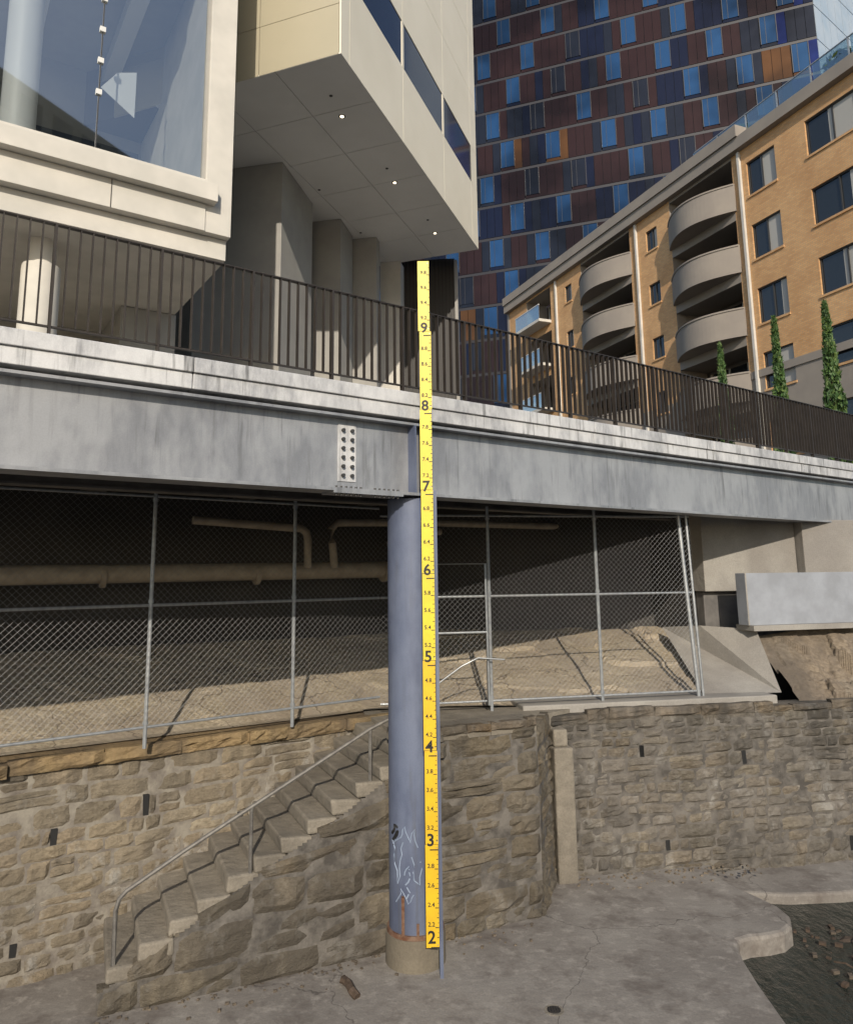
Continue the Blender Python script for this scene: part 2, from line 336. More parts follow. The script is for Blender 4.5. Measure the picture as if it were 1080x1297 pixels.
def invp(z): return (z-1.93)/SLP if z>1.93 else -.12
mb=MB();stone_wall(mb,wob(SF,.02),3.2,1.58,3.95,0,'stoneC','mortarD',h=(.26,.4),l=(.45,1.15),top=prof,inv=invp,rough=.055,s00=-.12,maxoff=.035,split=.12)
mb.build('stair_cheek_wall')
mb=MB()
def wallhit(s):
    p=V(SF(s,0,0));n=V(SF(s,1,0))-p;a=V((LW0[0],LW0[1],0));t=(V((LW1[0],LW1[1],0))-a).normalized();nn=V((-t.y,t.x,0))
    return ((a-p).dot(nn)+.28)/n.dot(nn)
F=SF
for i in range(12):
    a=-.05+i*.3;z=2.05+i*.163;fr=random.uniform(-.03,.05)
    w0,w1=wallhit(a),wallhit(a+.36)
    j=[random.uniform(-.025,.015) for _ in range(4)]
    mb.hexa([F(a,fr+.0,z-.17),F(a+.36,fr,z-.17),F(a+.36,w1,z-.17),F(a,w0,z-.17),F(a+j[0],fr,z+j[2]),F(a+.36,fr,z+j[3]),F(a+.36,w1,z),F(a+j[1],w0,z+j[1])],'step')
    mb.hexa([F(a+.03,.08,1.5),F(a+.36,.08,1.5),F(a+.36,w1,1.5),F(a+.03,w0,1.5),F(a+.03,.08,z-.16),F(a+.36,.08,z-.16),F(a+.36,w1,z-.16),F(a+.03,w0,z-.16)],'mortarD')
mb.build('stone_staircase',bevel=.026)
mb=MB();stone_wall(mb,wob(SF,.025),5.2,1.58,3.98,0.02,'stoneC','mortarD',h=(.18,.3),l=(.3,.95),rough=.065,s00=3.2,maxoff=.05,split=.2)
RF=frame2((SF(5.2,0,0)[0],SF(5.2,0,0)[1]),(1.85,11.75))
stone_wall(mb,RF,1.4,1.58,3.9,0.05,'stoneC','mortarD',h=(.18,.3),l=(.3,.6),rough=.05)
a=SF(3.4,.06,0);b=SF(5.17,.06,0);mb.prism([a[:2],b[:2],(1.75,11.72),(2.3,12.2),(2.3,13.2),(-1.2,13),(-1.0,11.9)],3.5,3.9,'step')
s=3.2
while s<5.2:
    e=min(5.2,s+random.uniform(.3,.6));stone(mb,SF,s,e-.01,3.96,4.07+random.uniform(-.02,.02),lambda z:-.01,'stoneC',scol([(.4,.3,.2),(.35,.3,.25)]));mb.fbox(SF,s,e-.01,.02,.45,3.9,4.055,'step');s=e
mb.build('stone_stair_landing')
RW0=(1.8,11.68);RW1=(1.8+.985*14,11.68+.172*14);FR=frame2(RW0,RW1)
mb=MB();stone_wall(mb,wob(FR,.025),14,1.45,3.78,.12,'stoneR','mortarD',h=(.1,.22),l=(.16,.6),holes=[(1.5,3.25),(3.2,3.1),(1.8,1.85),(4.9,1.75),(6.5,3.1)],rough=.042,maxoff=.025)
s=0
while s<14:
    e=s+random.uniform(.3,.8);stone(mb,FR,s,e-.01,3.76,3.77+random.uniform(.06,.16),lambda z:.1,'stoneR',scol([(.5,.4,.28),(.4,.33,.25)]),.06);mb.fbox(FR,s,e,.13,.6,3.7,3.84,'stoneR',(.4,.35,.28));s=e
mb.build('sandstone_creek_wall')
mb=MB();mb.fbox(FR,-.02,.28,-.22,.05,1.55,3.45,'step');mb.fbox(FR,.0,.22,-.16,.05,3.45,3.7,'step');mb.build('concrete_pilaster',bevel=.03)
A=[(-12,5.0),(-5.1,9.45),(-1.0,12.15),(.3,12.35),(2.2,12.3),(5.4,12.9)];B=[(-12,9.2),(-6,12.6),(0,16),(1.5,16.1),(3.5,16.3),(6.4,16.6)]
def lerpl(P,t):
    t*=len(P)-1;i=min(int(t),len(P)-2);u=t-i;return (P[i][0]*(1-u)+P[i+1][0]*u,P[i][1]*(1-u)+P[i+1][1]*u)
def bat(u,t):
    a=lerpl(A,u);b=lerpl(B,u);x=a[0]*(1-t)+b[0]*t;y=a[1]*(1-t)+b[1]*t
    wx=x+.25*noise.noise(V((x*1.5,y*1.5,0)));wy=y+.25*noise.noise(V((x*1.5,y*1.5,5)))
    c=noise.cell(V((wx*.9,wy*1.6,0)));k=min(1,max(0,(t-.04)*12))
    z=3.9+.95*min(1,max(0,t-.06)*1.12)+k*(.04*c+.015*noise.noise(V((x*2,y*2,0)))+.012*noise.noise(V((x*9,y*9,2))))
    return (x,y,z)
mb=MB();rock_grid(mb,bat,320,80,'batter',[(.52,.46,.37),(.49,.44,.36),(.53,.475,.39),(.47,.42,.34)]);mb.build('batter_slope_terrain')
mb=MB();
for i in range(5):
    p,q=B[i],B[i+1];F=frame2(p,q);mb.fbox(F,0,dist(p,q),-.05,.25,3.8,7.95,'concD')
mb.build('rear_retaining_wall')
mb=MB();mb.fbox(FR,-.3,4.05,.35,1.1,3.7,3.97,'conc');mb.build('concrete_ledge',bevel=.02)
RA=frame((7,14),76)
mb=MB();mb.fbox(RA,-1.5,.62,.9,1.3,5.62,7.95,'conc');mb.fbox(RA,-1.45,.6,1.05,1.3,3.5,5.61,'beam')
mb.fbox(RA,.64,14,.7,1.3,3.5,7.0,'conc');mb.fbox(RA,-1.49,-1.2,1.31,4.5,3.5,7.95,'concD');mb.build('bridge_abutment',bevel=.015)
mb=MB();mb.fbox(RA,-1.3,6,-.02,.25,5.03,5.96,'panelW')
for s in (-1.3,1.5,4.2): mb.fbox(RA,s,s+.03,-.03,-.02,5.03,5.96,'conc')
mb.fbox(RA,-1.25,6,-.1,.4,4.93,5.028,'conc')
mb.build('concrete_barrier_panel',bevel=.01)
mb=MB()
mb.add([(4.6,12.95,3.96),(5.95,13.05,3.96),(5.95,13.85,4.95),(5.2,14.6,4.98),(4.75,15.5,4.9)],[(0,1,2,3,4)],'conc')
mb.build('concrete_wing_wall')
def rub(u,t):
    s=-1.05+11.2*u;d=-1.12+1.35*t-.12*(1-min(1,u*12))*0;x,y,_=RA(s,d,0);le=min(1,u*12)
    am=math.sin(math.pi*min(1,max(0,t)))**.6*(.25+.75*le)
    wx=x+.3*noise.noise(V((x*1.3,y*1.3,0)));wy=y+.3*noise.noise(V((x*1.3,y*1.3,5)))
    z=3.7+1.2*t-.1*(1-le)+am*(.2*noise.noise(V((x*1.2,y*1.6,4)))+.22*(noise.cell(V((wx*1.6,wy*2.6,1)))-.4)+.1*noise.noise(V((x*4,y*4,4)))+.05*noise.noise(V((x*12,y*12,4))))
    return (x,y,min(z,4.98))
mb=MB();rock_grid(mb,rub,340,80,'rubble',[(.5,.44,.36),(.46,.42,.36),(.42,.37,.31),(.52,.47,.4)]);mb.build('rock_outcrop_terrain')
# ================================================================ CHAIN LINK FENCE
def chain(mb,p,q,z0,z1,sp=.085,r=.0017):
    L=dist(p,q);H=z1-z0;F=frame2(p,q);dn=V(F(0,1,0))-V(F(0,0,0))
    def wire(a,b):
        a=V(a);b=V(b);l=(b-a).length;n=max(1,int(l/.24));d=(b-a)/l;u=d.cross(dn);w=d.cross(u);vs=[];fs=[]
        for i in range(n+1):
            c=a.lerp(b,i/n);vs+=[c+u*r*math.cos(t)+w*r*math.sin(t) for t in(0,2.09,4.19)]
        for i in range(n):
            o=i*3;fs+=[(o,o+1,o+4,o+3),(o+1,o+2,o+5,o+4),(o+2,o,o+3,o+5)]
        mb.add(vs,fs,'wire')
    k=-H
    while k<L:
        s0=max(k,0);s1=min(k+H,L)
        if s1>s0+.02:
            wire(F(s0,0,z0+s0-k),F(s1,0,z0+s1-k));wire(F(s0,.004,z1-(s0-k)),F(s1,.004,z1-(s1-k)))
        k+=sp
def fence(name,p,q,posts,z0,z1,mid,extra=None):
    root=empty(name);F=frame2(p,q);L=dist(p,q);mb=MB();chain(mb,p,q,z0,z1);mb.build('chain_link_mesh',root)
    mb=MB()
    for s in posts: mb.tube([F(s,.03,z0-.25),F(s,.03,z1+.15)],.026,'pipe')
    for z in (z0,mid,z1): mb.tube([F(0,.03,z),F(L,.03,z)],.018,'pipe')
    for s in posts:
        for z in(z0+.05,mid+.05,z1-.05): mb.tube([F(s,.03,z-.02),F(s,.03,z+.02)],.036,'pipe')
    if extra: extra(mb,F)
    mb.build('frame_pipes',root,smooth=True);return root
pl=(-4.4-.788*5-.1,8.8-.616*5+.1);ql=(-.75,11.78)
fence('chain_link_fence',pl,ql,[.5,2.6,6.22,8.25],4.16,7.05,5.65)
def rx(mb,F):
    mb.tube([F(4.42,.02,3.9),F(4.25,.02,7.1)],.032,'pipe');mb.tube([F(4.5,.02,3.95),F(4.4,.02,6.95)],.022,'pipe')
    mb.tube([F(-.02,-.05,4.0),F(-.02,-.05,6.16),F(.8,-.05,6.16),F(.8,-.05,4.0)],.022,'pipe');mb.tube([F(-.02,-.05,5.1),F(.8,-.05,5.1)],.018,'pipe')
    mb.tube([F(.0,-.05,4.35),F(.35,-.12,4.6),F(.62,-.12,4.72),F(1.05,-.12,4.68)],.012,'pipe')
p=(.12,11.8);q=(4.48,12.72)
fence('chain_link_fence',p,q,[.0,.87,2.72,],4.05,6.93,5.65,rx)
fence('chain_link_fence',(-.75,11.78),(.12,11.8),[],4.05,6.93,5.65)
# ================================================================ HANDRAIL on stairs
mb=MB();pts=[(0.02,.08,2.0),(0.02,.08,2.55),(.05,.08,2.66),(.12,.08,2.73)]
for s in (.7,1.41,2.1,2.84): pts.append((s,.08,2.69+(s)*.503))
pts+=[(3.1,.08,4.22)]
mb.tube([SF(*x) for x in pts],.024,'hand')
for s in(1.41,2.84): mb.tube([SF(s,.08,2.1+s*SLP-.2),SF(s,.08,2.69+s*.503)],.022,'hand')
mb.build('stair_handrail',smooth=True)
# ================================================================ BRIDGE
BF=frame((0,9.15),54.3);b0,b1=-9,24
root=empty('steel_footbridge')
mb=MB()
mb.fbox(BF,b0,b1,.16,.19,7.0,7.95,'galv');mb.fbox(BF,b0,b1,.0,.36,6.95,6.985,'galv');mb.fbox(BF,b0,b1,.02,.36,7.83,7.86,'galv')
mb.fbox(BF,-.17,-.15,.0,.16,6.985,7.83,'col');mb.fbox(BF,.05,.07,.0,.16,6.985,7.83,'col')
mb.fbox(BF,-1.17,-.93,.148,.16,7.08,7.76,'galvK')
mb.fbox(BF,-1.3,-.35,.0,.3,6.925,6.95,'galv')
for i in range(6):
    for s in(-1.11,-.99):
        c=V(BF(s,.148,7.15+i*.108));d=V(BF(s,.11,7.15+i*.108));mb.tube([c,d],.022,'frameD',6)
for i in range(14):
    s=-1.25+i*.065
    if i not in(6,7): mb.tube([BF(s,.04,6.985),BF(s,.04,7.01)],.014,'frameD',6);mb.tube([BF(s,.04,6.925),BF(s,.04,6.9)],.014,'frameD',6)
mb.build('girder',root)
mb=MB();s=b0
while s<b1:
    e=s+3.02;mb.fbox(BF,s,e-.006,-.05,.3,8.07,8.23,'galvK');mb.fbox(BF,s,e-.006,-.02,.3,7.9,8.067,'galvK');s=e
mb.build('edge_kerb',root,bevel=.008)
mb=MB();mb.fbox(BF,b0,b1,.31,9,7.98,8.17,'concD');
for i in range(12): 
    s=b0+1+i*2.6;mb.fbox(BF,s,s+.18,.37,7,7.45,7.97,'beam');mb.fbox(BF,s-.08,s+.26,.37,7,7.42,7.448,'beam')
mb.fbox(BF,b0,b1,2.2,2.24,7.1,7.97,'beam');mb.fbox(BF,b0,b1,2.1,2.34,7.07,7.098,'beam')
mb.build('deck',root)
mb=MB();mb.fbox(BF,b0,b1,.35,9,8.172,8.18,'conc');mb.build('deck_paving',root)
mb=MB();s=b0
zt,zb=9.36,8.32;d=.06
mb.fbox(BF,b0,b1,d-.03,d+.03,zt-.012,zt,'rail');mb.fbox(BF,b0,b1,d-.02,d+.02,zb,zb+.015,'rail')
s=-8.3
while s<b1:
    mb.fbox(BF,s-.012,s+.012,d-.035,d+.035,8.2,zt-.012,'rail')
    for k in range(1,9): t=s+k*.111;mb.fbox(BF,t-.006,t+.006,d-.026,d+.026,zb+.015,zt-.012,'rail')
    s+=.998
mb.build('railing',root)
mb=MB();cx,cy=-.2,9.42
mb.cyl((cx,cy),.305,.305,1.95,6.925,'col',64,12);mb.cyl((cx,cy),.335,.33,1.93,1.975,'rust',64)
mb.cyl((cx,cy),.35,.345,1.5,1.93,'plinth',64);mb.cyl((cx,cy),.308,.308,5.42,5.435,'col',64)
mb.box(-.35,-.315,9.09,9.15,1.975,2.38,'rust');mb.box(-.18,-.15,9.1,9.13,1.975,2.1,'rust')
mb.build('bridge_column',root,smooth=True)
mb=MB()
def sk(pts,r,k):
    out=[]
    for (x,z),(x2,z2) in zip(pts,pts[1:]+[pts[-1]]):
        for t in (0,.33,.66):
            a=x+(x2-x)*t;b_=z+(z2-z)*t;a+=.012*math.sin(b_*30+a*20);dx=a-cx;out.append((a,cy-math.sqrt(max(.0001,.305**2-dx*dx))+r*.6,b_))
    mb.tube(out,r,k,5)
sk([(-.44,2.95),(-.42,2.7),(-.38,2.5),(-.36,2.75),(-.33,2.95)],.012,'graf');sk([(-.32,2.6),(-.26,2.7),(-.24,2.6),(-.3,2.5),(-.24,2.42),(-.3,2.36)],.013,'graf')
sk([(-.45,2.9),(-.36,3.0),(-.3,3.12),(-.25,2.95),(-.2,3.1),(-.17,2.9)],.011,'graf');sk([(-.22,2.8),(-.2,2.55),(-.14,2.5),(-.12,2.75)],.012,'graf')
sk([(-.4,2.3),(-.35,2.45),(-.28,2.3),(-.2,2.4)],.01,'graf')
sk([(-.45,3.02),(-.42,3.12),(-.38,3.1),(-.41,2.98),(-.4,3.06),(-.44,2.9)],.022,'blk')
mb.build('column_graffiti',root)
# ================================================================ GAUGE
root=empty('flood_depth_gauge');mb=MB()
mb.box(.076,.115,8.98,9.04,1.6,7.0,'col');mb.box(-.05,.05,8.93,8.96,1.95,9.9,'galv');mb.build('mounting_channel',root)
mb=MB();gy=8.915
for z in range(2,10):
    z0=z+ (-.06 if z==2 else .003);z1=z+.997 if z<9 else 9.93;w=.072;k='ora' if z<5 else 'yel';off=[0,.004,-.003,.002,0,-.004,.003,-.012][z-2]
    mb.box(-w+off,w+off,gy,gy+.012,z0,z1,k)
    for zz in(z0+.03,z1-.03): mb.tube([(off+.055,gy,zz),(off+.055,gy-.004,zz)],.006,'galv',8)
mb.build('plates',root)
mb=MB();ty=gy-.003
for z in range(2,10):
    text(mb,str(z),.18,(-.01,ty,z+.04),'blk',.004)
    mb.box(-.02,.072,ty-.001,ty,z-.062,z-.05,'blk')
    for i in range(1,10):
        zz=z+i*.1-.055
        if zz>9.9: continue
        if i%2==0: text(mb,'%d.%d'%(z,i),.064,(-.012,ty,zz+.03),'blk',.001)
        mb.box(.03 if i%2==0 else .05,.07,ty-.001,ty,zz-.004,zz+.004,'blk')
        mb.box(.058,.07,ty-.001,ty,zz+.045,zz+.05,'blk')
mb.build('numerals',root)
# ================================================================ UNDER BRIDGE PIPES
FB=frame((0,16),60)
mb=MB();mb.tube([FB(-14,-.9,6.02),FB(-.9,-.9,6.12)],.15,'pipeB',16)
for s in(-9,-6.5,-4,-1.5): mb.tube([FB(s-.04,-.9,6.07+s*.005),FB(s+.04,-.9,6.07+s*.005)],.18,'pipeB',16)
mb.build('drain_pipe',smooth=True)
mb=MB();mb.tube([FB(-5.2,-1.2,6.95),FB(-3.3,-1.2,6.85),FB(-3.2,-1.2,6.78),FB(-3.17,-1.2,6.65),FB(-3.17,-1.2,6.15)],.07,'pipeB',10)
mb.tube([FB(-2.65,-1.2,6.15),FB(-2.7,-1.2,6.6),FB(-2.72,-1.2,6.85),FB(-2.6,-1.2,6.97),FB(-.6,-1.2,7.02),FB(3,-1.2,7.02)],.07,'pipeB',10)
mb.tube([FB(-1.5,-1.2,6.1),FB(-1.52,-1.2,6.6),FB(-1.4,-1.2,6.8),FB(-.4,-1.2,6.85)],.07,'pipeB',10);mb.build('service_pipe',smooth=True)
# ================================================================ GLASS BUILDING
GF=frame((-3.2,9.2),56);root=empty('glass_fronted_building');mb=MB()
mb.fbox(GF,.3,.66,0,4.2,10.6,22,'concW');mb.fbox(GF,-9,.42,-.16,.25,10.99,11.24,'concW');mb.fbox(GF,-9,.298,-.1,.2,11.245,11.3,'concW')
mb.fbox(GF,-9,.3,-.02,.3,10.6,10.985,'concW');mb.fbox(GF,-9,.64,.12,4.2,10.3,10.595,'concW');mb.fbox(GF,-9,.3,.3,4.2,10.9,11.1,'concW')
mb.fbox(GF,-9,.66,4.2,4.5,8.17,22,'grey');mb.fbox(GF,-14,3.5,6.5,6.8,8.17,14,'grey');mb.fbox(GF,-.2,.66,2.6,4.19,8.17,10.29,'grey')
mb.fbox(GF,-9,.3,.25,4.2,15.2,15.5,'grey')
for s in(-5.5,-2.6,-.9): mb.fbox(GF,s,s+.012,-.03,-.02,10.6,10.985,'joint')
mb.build('concrete_shell',root,bevel=.012)
mb=MB();c=GF(-1.9,1.3,0);mb.cyl(c[:2],.22,.22,11.1,15.2,'white',32);c=GF(-1.53,.8,0);mb.cyl(c[:2],.23,.23,8.17,9.95,'concW',32);mb.cyl(c[:2],.17,.17,9.95,10.3,'concW',32)
c=GF(-5,1.3,0);mb.cyl(c[:2],.22,.22,11.1,15.2,'white',32);mb.build('round_columns',root,smooth=True)
mb=MB();mb.add([GF(-9,.1,11.3),GF(.3,.1,11.3),GF(.3,.1,22),GF(-9,.1,22)],[(0,1,2,3)],'glass');mb.build('glazing',root)
mb=MB();mb.fbox(GF,.26,.3,.05,.15,11.3,22,'grey');mb.fbox(GF,-1.1,-1.085,.09,.11,11.3,22,'frameD')
for i in range(8): mb.fbox(GF,-1.13,-1.06,.07,.12,12.15+i*.45,12.22+i*.45,'white')
mb.fbox(GF,-2.2,-1.3,.3,.7,11.1,11.5,'white');mb.fbox(GF,-.35,.1,.2,.5,11.1,11.45,'white')
mb.fbox(GF,-8,.2,2.2,2.3,12.3,12.4,'white');mb.fbox(GF,-8,.2,3.9,4.1,13.4,13.7,'frameD')
for i in range(6): mb.fbox(GF,-7+i*1.3,-6.75+i*1.3,.4,4.1,14.9,15.18,'white')
mb.fbox(GF,-3.4,-2.6,3.0,4.1,11.1,13.2,'white')
mb.add([GF(-1.0,.6,12.6),GF(-.55,.6,12.3),GF(-.55,.6,13.0),GF(-.8,.6,12.9)],[(0,1,2,3)],'white');mb.build('fittings',root)
# ================================================================ CREAM CANTILEVER BUILDING
root=empty('cream_cantilever_building');c0=(-1.26,10.46);CS=frame(c0,20.3);CF=frame(c0,20.3-90)
zs=14.1;mb=MB()
mb.fbox(CS,.02,7.58,.02,5.5,zs+.015,26,'joint')
for i in range(6):
    for j in range(3):
        a=i*1.27+.006;b=(i+1)*1.27-.006;u=.003+j*1.2;w=(j+1)*1.2-.008
        mb.fbox(CS,a,min(b,7.6),u,w,zs,zs+.03,'soff')
mb.build('core_and_soffit',root)
mb=MB()
def panels(F,ss,zz,k,skip=None,d0=0,d1=.03):
    for a,b in zip(ss,ss[1:]):
        for c,e in zip(zz,zz[1:]):
            if skip and skip(a,b,c,e): continue
            mb.fbox(F,a+.005,b-.005,d0,d1,c+.005,e-.005,k)
ss=[0,.3,2.6,5.0,7.1,7.6];zz=[zs+.0,15.68,16.66,18.2,19.8,21.4,23,24.6,26]
panels(CS,ss,zz,'cream',lambda a,b,c,e:c==15.68 and a>=.3 and b<=7.1)
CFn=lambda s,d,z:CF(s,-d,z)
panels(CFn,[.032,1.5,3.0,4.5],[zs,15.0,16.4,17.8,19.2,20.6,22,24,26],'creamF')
mb.build('cladding',root)
mb=MB()
for a,b in((.3,2.55),(2.68,4.95),(5.08,7.1)): mb.add([CS(a,.012,15.68),CS(b,.012,15.68),CS(b,.012,16.66),CS(a,.012,16.66)],[(0,1,2,3)],'darkglass')
for s in(.3,2.56,4.95,7.08): mb.fbox(CS,s,s+.1 if s in(2.56,4.95) else s+.03,-.0,.03,15.685,16.655,'cream' if s in (2.56,4.95) else 'frameD')
mb.build('window_strip',root)
mb=MB()
for p in((-1.41,11.93),(-.58,14.17),(.27,16.47)):
    p=(p[0]*1.012,p[1]*1.012);mb.cyl(p,.035,.035,zs-.012,zs-.004,'lamp',16);mb.cyl(p,.06,.06,zs-.004,zs+.0,'frameD',16)
for p in((-1.55,11.5),(-.72,13.8),(.1,16.0),(-2.2,14.6),(-1.5,16.6)): mb.cyl(p,.03,.03,zs-.006,zs,'frameD',12)
mb.build('downlights',root)
mb=MB();W=frame((-3.8,13.72),101.5)
mb.fbox(W,-.75,1.06,0,1.7,8.17,zs-.005,'grey')
mb.fbox(frame((-2.72,16.05),101.5),0,.85,0,.9,8.17,zs-.005,'grey')
mb.fbox(frame((-3.3,17.2),100),0,2.2,0,.3,8.17,zs-.005,'grey')
mb.fbox(frame((-1.15,18.3),100),0,.55,0,.5,8.17,zs-.005,'concW')
mb.build('support_walls',root,bevel=.01)
mb=MB()
for i in range(48): 
    z=8.3+i*.12;mb.fbox(frame((-3.1,15.5),75),0,.55,0,.06,z,z+.05,'louvre')
mb.fbox(frame((-3.1,15.5),75),0,.6,.08,.12,8.2,zs-.005,'louvre')
F=frame((-.7,18.6),95)
for i in range(14): s=.15+i*.095;mb.fbox(F,s,s+.03,.03,.08,8.2,14.28,'louvre')
mb.fbox(F,.1,1.5,.09,.4,8.2,14.3,'louvre');mb.fbox(F,1.5,1.58,-.05,.4,8.2,14.2,'grey')
mb.build('louvre_screens',root)
# ================================================================ ORANGE APARTMENTS
root=empty('brick_apartment_building');OF=frame((15.5,34),-21.8,-1);mb=MB()
tops=[25.7,22.45,19.25,16.1,12.9]
wins=[]
for t in tops:
    wins.append((-2.35,-.65,t-1.75,t));wins.append((-6.7,-4.05,t-1.6,t+.1));wins.append((-11,-8.6,t-1.6,t+.1))
    wins.append((6.05,7.0,t-1.35,t-.1));wins.append((14.9,15.7,t-1.3,t-.1))
bays=[]
for t in(26.35,23.15,19.95,16.75,13.55):
    h=2.45;bays.append((.25,4.9,t-h,t));bays.append((8.5,13.7,t-h,t));bays.append((17.6,21,t-h,t))
ops=wins+bays
S=sorted(set([-14,24]+[o[0] for o in ops]+[o[1] for o in ops]));Z=sorted(set([8,15.1,26.5]+[o[2] for o in ops]+[o[3] for o in ops]))
for a,b in zip(S,S[1:]):
    for c,e in zip(Z,Z[1:]):
        ms,mz=(a+b)/2,(c+e)/2
        if any(o[0]<ms<o[1] and o[2]<mz<o[3] for o in ops): continue
        k='taupe' if (mz<15.1 or (.0<ms<5.1) or (8.2<ms<13.9)) else 'brick'
        mb.add([OF(a,0,c),OF(b,0,c),OF(b,0,e),OF(a,0,e)],[(0,1,2,3)],k)
def reveal(o,D,k):
    a,b,c,e=o
    for q in([(a,c),(b,c)],[(b,c),(b,e)],[(b,e),(a,e)],[(a,e),(a,c)]):
        (s0,z0),(s1,z1)=q;mb.add([OF(s0,0,z0),OF(s1,0,z1),OF(s1,D,z1),OF(s0,D,z0)],[(0,1,2,3)],k)
for o in wins: reveal(o,.16,'brick')
for o in bays: reveal(o,1.8,'taupe')
mb.fbox(OF,-14,24,2.0,14,8,26.3,'taupe')
mb.fbox(OF,-14,24,-.35,1.9,26.5,27.1,'taupe');mb.fbox(OF,-.6,24,-.45,1.9,27.1,27.7,'taupe');mb.fbox(OF,-14,-.6,.2,12,27.1,27.3,'taupe')
mb.fbox(OF,23.7,24,-.05,14,8,26.5,'taupe')
mb.fbox(OF,-14,.1,-.06,0,15.0,15.35,'taupe')
for s in(-.35,7.75,16.7): mb.fbox(OF,s,s+.14,-.14,-.01,8,26.45,'concW')
mb.build('walls',root)
mb=MB()
for n_,o in enumerate(wins):
    a,b,c,e=o;mb.add([OF(a,.14,c),OF(b,.14,c),OF(b,.14,e),OF(a,.14,e)],[(0,1,2,3)],'winO')
    if n_%5 in(0,1) or random.random()<.4:
        x=random.uniform(.25,.65);mb.add([OF(a,.135,c),OF(a+(b-a)*x,.135,c),OF(a+(b-a)*x,.135,e),OF(a,.135,e)],[(0,1,2,3)],'blind')
    for q in((a,a+.06,c,e),(b-.06,b,c,e),((a+b)/2-.03,(a+b)/2+.03,c,e),(a,b,c,c+.06),(a,b,e-.06,e)): mb.fbox(OF,q[0],q[1],.08,.13,q[2],q[3],'frameD')
    mb.fbox(OF,a-.05,b+.05,-.06,.08,c-.1,c,'brick')
for o in bays:
    a,b,c,e=o;mb.add([OF(a+.4,1.78,c+.1),OF(b-.4,1.78,c+.1),OF(b-.4,1.78,e-.2),OF(a+.4,1.78,e-.2)],[(0,1,2,3)],'winO')
    for i in range(4): s=a+.4+(b-a-.8)*i/3;mb.fbox(OF,s-.04,s+.04,1.7,1.77,c,e-.2,'concW')
mb.build('windows',root)
mb=MB()
for o in bays:
    a,b,c,e=o
    if a>17:
        mb.fbox(OF,a,b,-1.0,-.95,c,c+1.0,'clear');mb.fbox(OF,a,b,-1.0,0,c-.2,c,'concW');mb.fbox(OF,a,b,-1.02,-.93,c+1.0,c+1.05,'white');continue
    n=24;P=[]
    for i in range(n+1):
        t=i/n;s=a-.1+(b-a+.2)*t;d=-1.3*math.sin(math.pi*(.06+.88*t))**.9+.2
        P.append((s,d));
    zt,zb=c+1.05,c-.3
    for (s0,d0),(s1,d1) in zip(P,P[1:]):
        mb.hexa([OF(s0,d0,zb),OF(s1,d1,zb),OF(s1,d1+.12,zb),OF(s0,d0+.12,zb),OF(s0,d0,zt),OF(s1,d1,zt),OF(s1,d1+.12,zt),OF(s0,d0+.12,zt)],'taupe')
        mb.hexa([OF(s0,d0+.05,zb+.01),OF(s1,d1+.05,zb+.01),OF(s1,1.8,zb+.01),OF(s0,1.8,zb+.01),OF(s0,d0+.05,zb+.3),OF(s1,d1+.05,zb+.3),OF(s1,1.8,zb+.3),OF(s0,1.8,zb+.3)],'taupe')
        mb.hexa([OF(s0,d0-.05,zt),OF(s1,d1-.05,zt),OF(s1,d1+.15,zt),OF(s0,d0+.15,zt),OF(s0,d0-.05,zt+.08),OF(s1,d1-.05,zt+.08),OF(s1,d1+.15,zt+.08),OF(s0,d0+.15,zt+.08)],'taupe')
mb.build('balconies',root)
mb=MB()
for i in range(8):
    s=-12+i*1.9;mb.fbox(OF,s,s+1.8,.3,.33,27.3,28.4,'clear');mb.fbox(OF,s,s+.05,.28,.35,27.3,28.45,'pipe')
mb.fbox(OF,-12,3,.28,.35,28.4,28.44,'pipe');mb.build('roof_balustrade',root)
# ================================================================ TOWER
root=empty('glass_tower');TF=frame((30,60),-70,-1);mb=MB()
z=8;fl=0
while z<95:
    s=-5.0;k='t_navy'
    offs=(0,2.34,.78,3.12)[fl%4];nextw=-4.3+offs
    while s<52:
        w=.78;e=s+w
        if random.random()<.6: k=random.choice(['t_navy','t_brown','t_slate','t_brown','t_brown','t_slate','t_brown','t_or' if random.random()<.3 else 't_navy'])
        kk=k
        if s<-1.5 and random.random()<.4: kk='t_blue2'
        if s>=nextw-.4:
            kw='t_blue' if random.random()<.8 else 't_slate'
            mb.fbox(TF,s+.02,s+1.3,-.05,.1,z+.6,z+3.3,kw)
            mb.fbox(TF,s-.02,s+1.34,-.0,.1,z+.28,z+.6,k);mb.fbox(TF,s-.04,s+.02,-.12,.1,z+.55,z+3.35,'t_line');mb.fbox(TF,s+1.3,s+1.36,-.12,.1,z+.55,z+3.35,'t_line')
            mb.fbox(TF,s+.85,s+.89,-.07,-.05,z+.6,z+3.3,'t_line')
            s+=1.4;nextw+=4.68;continue
        mb.fbox(TF,s+.02,e-.02,0,.1,z+.28,z+3.38,kk);s=e
    mb.fbox(TF,-5.0,52,.04,.15,z,z+.27,'t_line');z+=3.4;fl+=1
mb.fbox(TF,-5.0,52,.12,25,8,95,'t_line')
mb.build('curtain_wall',root)
mb=MB();c=TF(-5.0,0,0);TR=frame(c[:2],52)
for f in range(26):
    for i in range(16): mb.fbox(TR,i*1.5+.05,(i+1)*1.5,0,.2,8+f*3.4,8+f*3.4+3.3,'t_lite')
mb.fbox(TR,0,24,.15,1,8,95,'t_slate');mb.build('side_wall',root)
# ---- unseen office block, added behind the camera to reflect in the glazing
root=empty('reflection_block');mb=MB();mb.box(16,62,-58,-32,4.4,44,'conc')
for f in range(11):
    for i in range(15): x=17+i*2.9;mb.box(x,x+1.9,-32.0,-31.95,6+f*3.5,8.1+f*3.5,'winO')
mb.build('facade',root)
